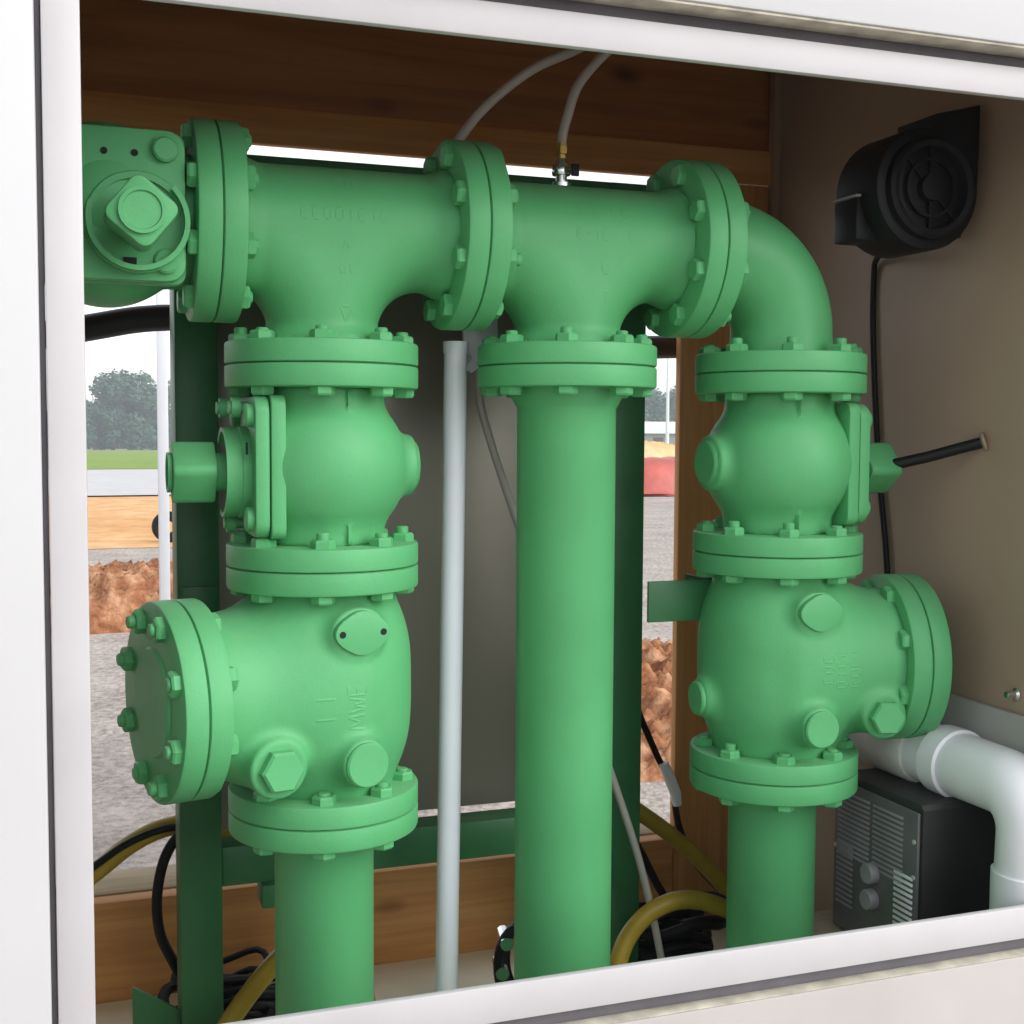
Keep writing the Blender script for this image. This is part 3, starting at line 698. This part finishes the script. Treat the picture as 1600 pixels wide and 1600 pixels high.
# blower on the right wall
t = empty('blower_fan', (1.26, -.08, -.01), 'black round blower fan fixed high on the taupe side wall', 'fan')
FC = (1.238, .100); Rf = .098
pol = []
for i in range(33):
    a = math.radians(78)+math.radians(282)*i/32; pol.append((FC[0]+Rf*math.cos(a), FC[1]+Rf*math.sin(a)))
pol += [(FC[0]+Rf+.002, .17), (FC[0]+Rf+.002, .242), (FC[0]+.02, .222)]
FT_ = Matrix(((1, 0, 0, 0), (0, 0, 1, 0), (0, 1, 0, 0), (0, 0, 0, 1)))
MB().prism(pol, -.13, -.015, FT_, .006).build('scroll_housing', m_black, t)
FS = frame((FC[0], -.130, FC[1]), (0, -1, 0))
b = MB()
for rr_ in (.045,): b.lathe([(rr_-.002, .004), (rr_-.002, .009), (rr_+.002, .009), (rr_+.002, .004)], FS, 48)
for k in range(2):
    b.box(-.064, .064, -.002, .002, .003, .006, .0, T=FS @ Matrix.Rotation(k*PI/4, 4, 'Z'))
b.build('guard', m_black, t)
MB().lathe([(.062, -.002), (.066, .014), (.074, .016), (.080, .012), (.082, -.002)], FS, 56).build('inlet_ring', m_black, t)
MB().lathe([(0, 0.001), (.022, .001), (.020, .012), (0, .014)], FS, 32).build('hub', m_black, t)
MB().box(1.135, 1.185, -.085, -.020, .020, .088, .004).build('motor_box', m_blackm, t)
MB().box(1.131, 1.188, -.0885, -.018, .0885, .092, .001).build('mounting_flange', m_grey, t)
MB().box(1.30, 1.3695, -.05, -.03, .04, .16, .003).build('wall_bracket', m_blackm, t)
tag(tubeobj('fan_cable', [(1.25, -.04, .03), (1.29, .04, .03), (1.35, .16, .03), (1.364, .188, .0), (1.364, .185, -.12), (1.364, .16, -.35), (1.364, .125, -.55), (1.364, .12, -.75), (1.34, .12, -1.0), (1.33, .13, -1.16)], .0055, m_black), 'black cable hanging from the blower fan down the taupe wall', 'cable')
t = empty('wall_probe', (1.37, -.124, -.305), 'dark rod sticking out of the taupe wall toward the right ball valve', 'rod')
MB().tube([(1.3695, -.124, -.305), (1.30, -.065, -.332), (1.235, -.01, -.353)], .0095, 16).build('rod', m_blackm, t, angle=60)
MB().lathe([(0, 0), (.017, 0), (.017, .004), (.011, .007), (0, .007)], frame((1.3695, -.124, -.305), (-.75, .6, -.3)), 20).build('rosette', m_taupe, t)
tag(MB().lathe([(0, 0), (.010, 0), (.010, .004), (.006, .007), (.006, .022), (0, .024)], frame((1.3695, -.217, -.712), (-1, 0, 0)), 20).build('wall_bolt', m_chrome), 'small chrome bolt on the taupe wall above the white drain pipe', 'bolt')

# hoses and cables low down
YH = 'yellow hoses on the floor'
tag(tubeobj('yellow_hose', [(-.30, .45, -1.30), (-.20, .43, -1.17), (-.045, .41, -1.062), (.022, .40, -1.010), (.085, .395, -.984), (.16, .39, -.985), (.26, .385, -1.06), (.32, .37, -1.20), (.33, .34, FLOOR+.013)], .0165, m_yellow), 'yellow hose arching over the timber sill left of the dark green post', 'hose', YH)
tag(tubeobj('yellow_hose', [(.06, .10, FLOOR+.012), (.12, .16, -1.305), (.168, .2, -1.252), (.236, .2, -1.172), (.30, .2, -1.13), (.36, .22, -1.17), (.40, .26, -1.26), (.42, .30, FLOOR+.014)], .0165, m_yellow), 'yellow hose sloping up behind the foot of the left riser', 'hose', YH)
tag(tubeobj('yellow_hose', [(.90, .42, -1.02), (.955, .41, -1.025), (1.005, .40, -1.056), (1.083, .39, -1.118), (1.15, .38, -1.185), (1.22, .36, -1.27), (1.26, .33, FLOOR+.014)], .0165, m_yellow), 'yellow hose sloping down across the brown jamb toward the right riser', 'hose', YH)
tag(tubeobj('yellow_hose', [(.80, .12, FLOOR+.014), (.812, .13, -1.29), (.829, .14, -1.236), (.852, .15, -1.192), (.885, .15, -1.156), (.920, .15, -1.139), (.955, .15, -1.133), (1.0, .15, -1.140), (1.06, .14, -1.165), (1.11, .13, -1.21), (1.13, .12, -1.30)], .0165, m_yellow), 'yellow hose looped in a low arch between the middle and right risers', 'hose', YH)
BC = 'black cables'
tag(tubeobj('black_cable', [(-.30, .43, -1.27), (-.19, .41, -1.14), (-.045, .39, -1.043), (.02, .38, -1.000), (.088, .376, -.980), (.15, .37, -.99)], .0065, m_black), 'black cable lying along the top of the arching yellow hose', 'cable', BC)
tag(MB().tube(spline([(.155, .37, -.99), (.11, .36, -.985), (.078, .35, -1.02), (.063, .35, -1.085), (.066, .35, -1.15), (.085, .35, -1.20), (.12, .36, -1.27), (.17, .38, FLOOR+.02)]), .009, 12).build('black_cable', m_black, angle=60), 'black cable looping down in front of the timber sill beside the left post', 'cable', BC)
tag(tubeobj('black_cable', [(.95, .44, -.74), (1.0, .45, -.83), (1.024, .45, -.884), (1.055, .45, -.95), (1.09, .45, -1.02), (1.105, .445, -1.10), (1.135, .43, -1.175), (1.198, .40, -1.247), (1.26, .36, -1.30)], .0068, m_black), 'black cable hanging past the brown jamb board with a white tag', 'cable', BC)
tag(MB().tube([(1.066, .442, -.965), (1.080, .442, -.995), (1.094, .441, -1.03), (1.0985, .441, -1.055)], [.010, .0125, .012, .009], 12).build('cable_tag', m_pvc), 'white tag wrapped round the black cable near the brown jamb', 'tag')
tag(tubeobj('black_cable', [(.93, .40, -1.02), (.955, .40, -1.06), (.99, .39, -1.12), (1.03, .38, -1.20), (1.08, .36, -1.28)], .008, m_black), 'short black cable sloping behind the low yellow arch', 'cable', BC)
def pile(name, c, n, R, h, label):
    e = MB()
    for i in range(n):
        q = []; a0 = random.uniform(0, 6.28); rr_ = R*random.uniform(.45, 1); ox, oy = random.uniform(-.03, .03), random.uniform(-.03, .03); tl = random.uniform(-.25, .25); zz = random.uniform(.012, h)
        for k in range(22):
            a = a0+k*.27; q.append((c[0]+ox+rr_*math.cos(a)*1.25, c[1]+oy+rr_*math.sin(a)*.8, max(FLOOR+.01, c[2]+zz+tl*rr_*math.sin(a+1)+.01*math.sin(3*a))))
        e.tube(q, random.choice((.006, .008, .010)), 10)
    return tag(e.build(name, m_black, angle=60, base=True), label, 'cables')
pile('cable_tangle', (.985, .26, FLOOR), 16, .085, .16, 'tangle of black cables heaped under the low yellow arch')
pile('cable_tangle', (.20, .36, FLOOR), 12, .09, .10, 'tangle of black cables on the floor behind the left post')
t = empty('cable_coil', (.655, .19, FLOOR), 'small upright coil of dark hose with chrome bands beside the middle riser', 'coil')
b = MB()
for k in range(4):
    b.tube([(.660+.020*k*.4-.004+.035*math.cos(a)*.9, .19+.010*k, FLOOR+.125+.062*math.sin(a)) for a in np.linspace(0, 2*PI, 33)[:-1]], .0085, 10, closed=True)
b.build('hose_loops', m_black, t, angle=60)
b = MB()
for a in (2.4, 3.3, 4.1):
    b.tube([(.660+.035*math.cos(a)*.9, .178, FLOOR+.125+.062*math.sin(a)), (.672+.035*math.cos(a)*.9, .235, FLOOR+.125+.062*math.sin(a))], .012, 10)
b.build('band', m_chrome, t)
for x, n_ in ((XL, 'left'), (XM, 'middle'), (XR, 'right')):
    tag(MB().lathe([(.0785, FLOOR+.001), (.125, FLOOR+.001), (.125, FLOOR+.018), (.120, FLOOR+.022), (.0785, FLOOR+.022)], Matrix.Translation((x, 0, 0)), 48).build('floor_seal', m_black), f'black rubber floor seal round the foot of the {n_} riser', 'seal')

# ------------------------------------------------------------------ ground and outdoors
GZ = FLOOR-.10
def sheet(name, rows, m, kind='structure', jit=0):
    """rows: list of polylines of (x, y, z)"""
    V = [p for r_ in rows for p in r_]; n = len(rows[0]); F = []
    for i in range(len(rows)-1):
        for k in range(n-1): F.append([i*n+k, i*n+k+1, (i+1)*n+k+1, (i+1)*n+k])
    o = mk(name, V, F, m, None, smooth=True, angle=180); o['kind'] = kind; return o
def gz(d): return GZ if d < 30 else GZ-(min(d, 200)-30)*1.9/150
ys = [-340, -60, -10, 0, 5, 15, 30, 60, 100, 140, 180, 200, 340]
sheet('ground', [[(x, y, gz(y)) for x in (-340, -150, -60, -20, 0, 20, 60, 150, 340)] for y in ys], m_gravel)
fl = MB().box(-.768, 1.3695, YF+.056, .549, GZ+.004, FLOOR, .002).build('floor', m_floor); fl['kind'] = 'structure'
def band(name, d0, d1, x0, x1, m, dz, nx=40, wob=0.0):
    rows = []
    for i in range(7):
        t_ = i/6; row = []
        for k in range(nx+1):
            x = x0+(x1-x0)*k/nx; w = wob*(math.sin(x*.9+i)+math.sin(x*2.3+1.7))*(1 if i in (0, 6) else 0)
            y = d0+(d1-d0)*t_+w; row.append((x, y, gz(y)+dz))
        rows.append(row)
    return sheet(name, rows, m)
band('road', 20.9, 38, -120, 160, m_road, .03, wob=.4)
band('dirt', 10.8, 20.6, -40, 5.0, m_orange, .004, wob=.15)
band('grass', 38.3, 185, -200, 260, m_grass, .03, wob=.25)
def mound(name, cx, cy, rx, ry, h, m, lump, n=70, seed=1, rot=0, ex=1.6):
    from mathutils import noise
    V = []; F = []
    for i in range(n+1):
        for k in range(n+1):
            u = -1+2*i/n; v = -1+2*k/n; q = max(0, 1-(abs(u)**2.4+abs(v)**2.4))
            x = u*rx; y = v*ry; X = cx+x*math.cos(rot)-y*math.sin(rot); Y = cy+x*math.sin(rot)+y*math.cos(rot)
            nz = noise.fractal(Vector((X*1.1+seed, Y*1.1, seed)), 1.0, 2.1, 3)*lump*.35+abs(noise.noise(Vector((X*7, Y*7, seed*2))))*lump*.42+abs(noise.noise(Vector((X*17, Y*17, seed*2))))*lump*.34+abs(noise.noise(Vector((X*39, Y*39, seed))))*lump*.16
            z = h*(1-(1-q)**ex)+nz*min(1, q*4)-.04
            V.append((X+noise.noise(Vector((X*5, Y*5, 3.3+seed)))*lump*.3, Y, GZ+z))
    for i in range(n):
        for k in range(n): F.append([i*(n+1)+k, (i+1)*(n+1)+k, (i+1)*(n+1)+k+1, i*(n+1)+k+1])
    o = mk(name, V, F, m, None, angle=180); o['kind'] = 'structure'; return o
x, y = far(190, 8.1); mound('dirt_berm', x-2.4, y, 4.2, 1.1, .24, m_red, .24, n=230, seed=2, ex=2.4)
x, y = far(1035, 4.7); mound('dirt_mound', x+.25, y+.30, 1.4, 0.85, .17, m_red, .22, n=200, seed=5, ex=2.2)
x, y = far(1010, 27); mound('dirt_heap', x-.3, y+1, 2.4, 1.6, .95, m_orange, .1, seed=9)
# red sheet over the end of the heap
from mathutils import noise as _n
x, y = far(1045, 23.5); V = []; F = []; n = 36
for s in (0, -.03):
    for i in range(n+1):
        for k in range(n+1):
            u = -1+2*i/n; v = -1+2*k/n; q = max(0, 1-(abs(u)**2.2+abs(v)**2.2)); X = x+u*1.5; Y = y+v*.9
            V.append((X, Y, GZ+.05+s+.62*(1-(1-q)**2)+.09*_n.noise(Vector((X*2, Y*2, 1)))*min(1, q*3)))
m1 = (n+1)**2
for i in range(n):
    for k in range(n):
        q = [i*(n+1)+k, (i+1)*(n+1)+k, (i+1)*(n+1)+k+1, i*(n+1)+k+1]; F.append(q); F.append([j+m1 for j in q[::-1]])
tag(mk('tarp', V, F, m_tarp, angle=180, base=True), 'crumpled red tarp over a heap at the far edge of the gravel', 'tarp')
# tyre
x, y = far(262, 12.9)
t = tag(MB().tube([(x+.0, y+.12*math.cos(a), GZ+.16+.11*math.sin(a)) for a in np.linspace(0, 2*PI, 41)[:-1]], .05, 14, closed=True).build('old_tyre', m_black, angle=60, base=True), 'dark tyre standing at the edge of the orange dirt', 'tyre')
t.rotation_euler.z = 1.1
x, y = far(256, 4.3); t = MB().box(x-.017, x+.017, y-.017, y+.017, GZ, GZ+2.6, .003).build('marker_post', m_pole, base=True)
tag(t, 'slim white post standing on the gravel just behind the enclosure', 'post')
# lamp post and building far right
x, y = far(1041, 120); t = empty('lamp_post', (x, y, gz(y)), 'thin pale lamp post far off beyond the grass', 'lamp post')
MB().tube([(x, y, gz(y)), (x, y, gz(y)+11)], [.18, .10], 10).build('pole', m_pole, t)
MB().box(x-.9, x+.1, y-.2, y+.2, gz(y)+10.9, gz(y)+11.1, .03).build('lamp_head', m_pole, t)
x, y = far(1050, 165); z0 = gz(y)
t = empty('shed_building', (x, y, z0), 'low pale roofed shed among the far trees', 'building')
MB().box(x-9, x+9, y-3, y+3, z0, z0+2.3, .02).build('wall', m_grey, t)
MB().prism([(-4, 2.3), (4, 2.3), (0, 3.8)], -9.6, 9.6, Matrix(((0, 0, 1, x), (1, 0, 0, y), (0, 1, 0, z0), (0, 0, 0, 1)))).build('roof', m_pvc, t, smooth=False)
for k in range(5): MB().box(x-7.5+k*3.2, x-6.1+k*3.2, y-3.04, y-3.005, z0+.7, z0+1.8, .0).build('window', m_navy, t)

def crown(cx, cy, z0, w, h, n, leaf):
    V = []; F = []
    blobs = []
    for i in range(26):
        a = random.uniform(0, 6.28); t_ = random.random(); zz = z0+h*(.12+.80*t_); rr_ = w*.5*math.sin(PI*(.12+.80*t_))**.6*random.uniform(.35, .95)
        blobs.append((cx+rr_*math.cos(a), cy+rr_*math.sin(a), zz, random.uniform(.12, .24)*w))
    for i in range(n):
        b = random.choice(blobs); d = Vector((random.gauss(0, 1), random.gauss(0, 1), random.gauss(0, 1))).normalized()*b[3]*random.uniform(.55, 1.05)
        p = Vector(b[:3])+d; nn = (d.normalized()+Vector((random.gauss(0, .5), random.gauss(0, .5), random.gauss(0, .5)+.3))).normalized()
        u = nn.cross(Vector((.3, .2, 1))).normalized(); w_ = nn.cross(u); s = leaf*random.uniform(.6, 1.4); k = len(V)
        V += [tuple(p+u*s), tuple(p+w_*s*.7), tuple(p-u*s), tuple(p-w_*s*.7)]; F.append([k, k+1, k+2, k+3])
    return V, F
def tree(px, d, w, h, label, group):
    x, y = far(px, d); z0 = gz(y)
    t_ = empty('broadleaf_tree', (x, y, z0), label, 'tree', group)
    b = MB().tube([(x, y, z0), (x+.1, y, z0+h*.3), (x, y+.1, z0+h*.75)], [h*.028, h*.02, h*.008], 8)
    for k in range(4):
        a = k*1.6+px; b.tube([(x, y, z0+h*(.28+.1*k)), (x+w*.28*math.cos(a), y+w*.28*math.sin(a), z0+h*(.5+.1*k))], [h*.012, h*.004], 6)
    b.build('trunk', m_bark, t_, angle=60)
    V, F = crown(x, y, z0, w, h, 5200, w*.030); mk('crown', V, F, m_leaf, t_, smooth=False)
TG = 'trees beyond the grass'
for px, d, w, h, lb in ((118, 172, 6, 7.2, 'smaller tree at the left edge of the far clump, beside the white frame'), (150, 176, 7.5, 9.0, 'tree in the far clump just right of the smaller edge tree'), (178, 180, 9, 10.4, 'tallest rounded tree in the middle of the far clump'), (212, 178, 9, 10.3, 'broad tree in the far clump left of the white rear post'), (243, 182, 8, 9.6, 'tree of the far clump half hidden by the white rear post'),
                     (1000, 186, 8, 8.0, 'far tree just right of the dark green post'), (1024, 190, 7, 9.0, 'far tree behind the shed, left of the lamp post'), (1060, 188, 9, 9.5, 'far tree behind the shed, beside the brown jamb')):
    tree(px, d, w, h, lb, TG)
V = []; F = []
for k in range(70):
    x = -160+k*5.2+random.uniform(-2, 2); v_, f_ = crown(x, 215+random.uniform(-6, 6), gz(215)-.5, random.uniform(8, 12), random.uniform(5.5, 8.5), 380, 1.0)
    q = len(V); V += v_; F += [[i+q for i in z] for z in f_]
o = mk('far_wood', V, F, m_leaf, None, smooth=False); tag(o, 'far belt of green woodland along the horizon', 'woodland', kind='stuff')

# ------------------------------------------------------------------ air
hm = bpy.data.materials.new('haze'); hm.use_nodes = True; hn = hm.node_tree; hn.nodes.clear()
ho = node(hn, 'ShaderNodeOutputMaterial'); hv = node(hn, 'ShaderNodeVolumePrincipled'); hv.inputs['Density'].default_value = 0.0020
hv.inputs['Color'].default_value = (.88, .92, 1, 1); hn.links.new(hv.outputs[0], ho.inputs['Volume'])
tag(MB().box(-345, 345, -345, 345, gz(400)-1, 14, 0).build('haze', hm, smooth=False), 'thin pale haze', kind='stuff')
# ------------------------------------------------------------------ light
w = bpy.data.worlds.new("World"); SC.world = w; w.use_nodes = True; nt = w.node_tree
SUN_E, SUN_A = math.radians(36), math.radians(138)     # azimuth clockwise from +Y: behind the camera, to the right
sky = node(nt, 'ShaderNodeTexSky', sky_type='NISHITA'); sky.sun_disc = False; sky.sun_elevation = SUN_E; sky.sun_rotation = SUN_A
sky.dust_density = 0.8; sky.air_density = 1.0; sky.ozone_density = 1.0
hs = node(nt, 'ShaderNodeHueSaturation'); hs.inputs['Saturation'].default_value = 0.18
nt.links.new(sky.outputs[0], hs.inputs['Color'])
bg = nt.nodes['Background']; nt.links.new(hs.outputs[0], bg.inputs[0]); bg.inputs[1].default_value = 0.14
sl = bpy.data.lights.new('sun', 'SUN'); sl.energy = 1.0; sl.angle = math.radians(60); sl.color = (1, .97, .93)
so = bpy.data.objects.new('sun', sl); COL.objects.link(so)
dv = Vector((math.sin(SUN_A)*math.cos(SUN_E), math.cos(SUN_A)*math.cos(SUN_E), math.sin(SUN_E)))
so.rotation_euler = dv.to_track_quat('Z', 'Y').to_euler(); so.location = dv*20
SC.view_settings.view_transform = 'Standard'; SC.view_settings.look = 'None'; SC.view_settings.gamma = 1
SC.view_settings.exposure = 1.03
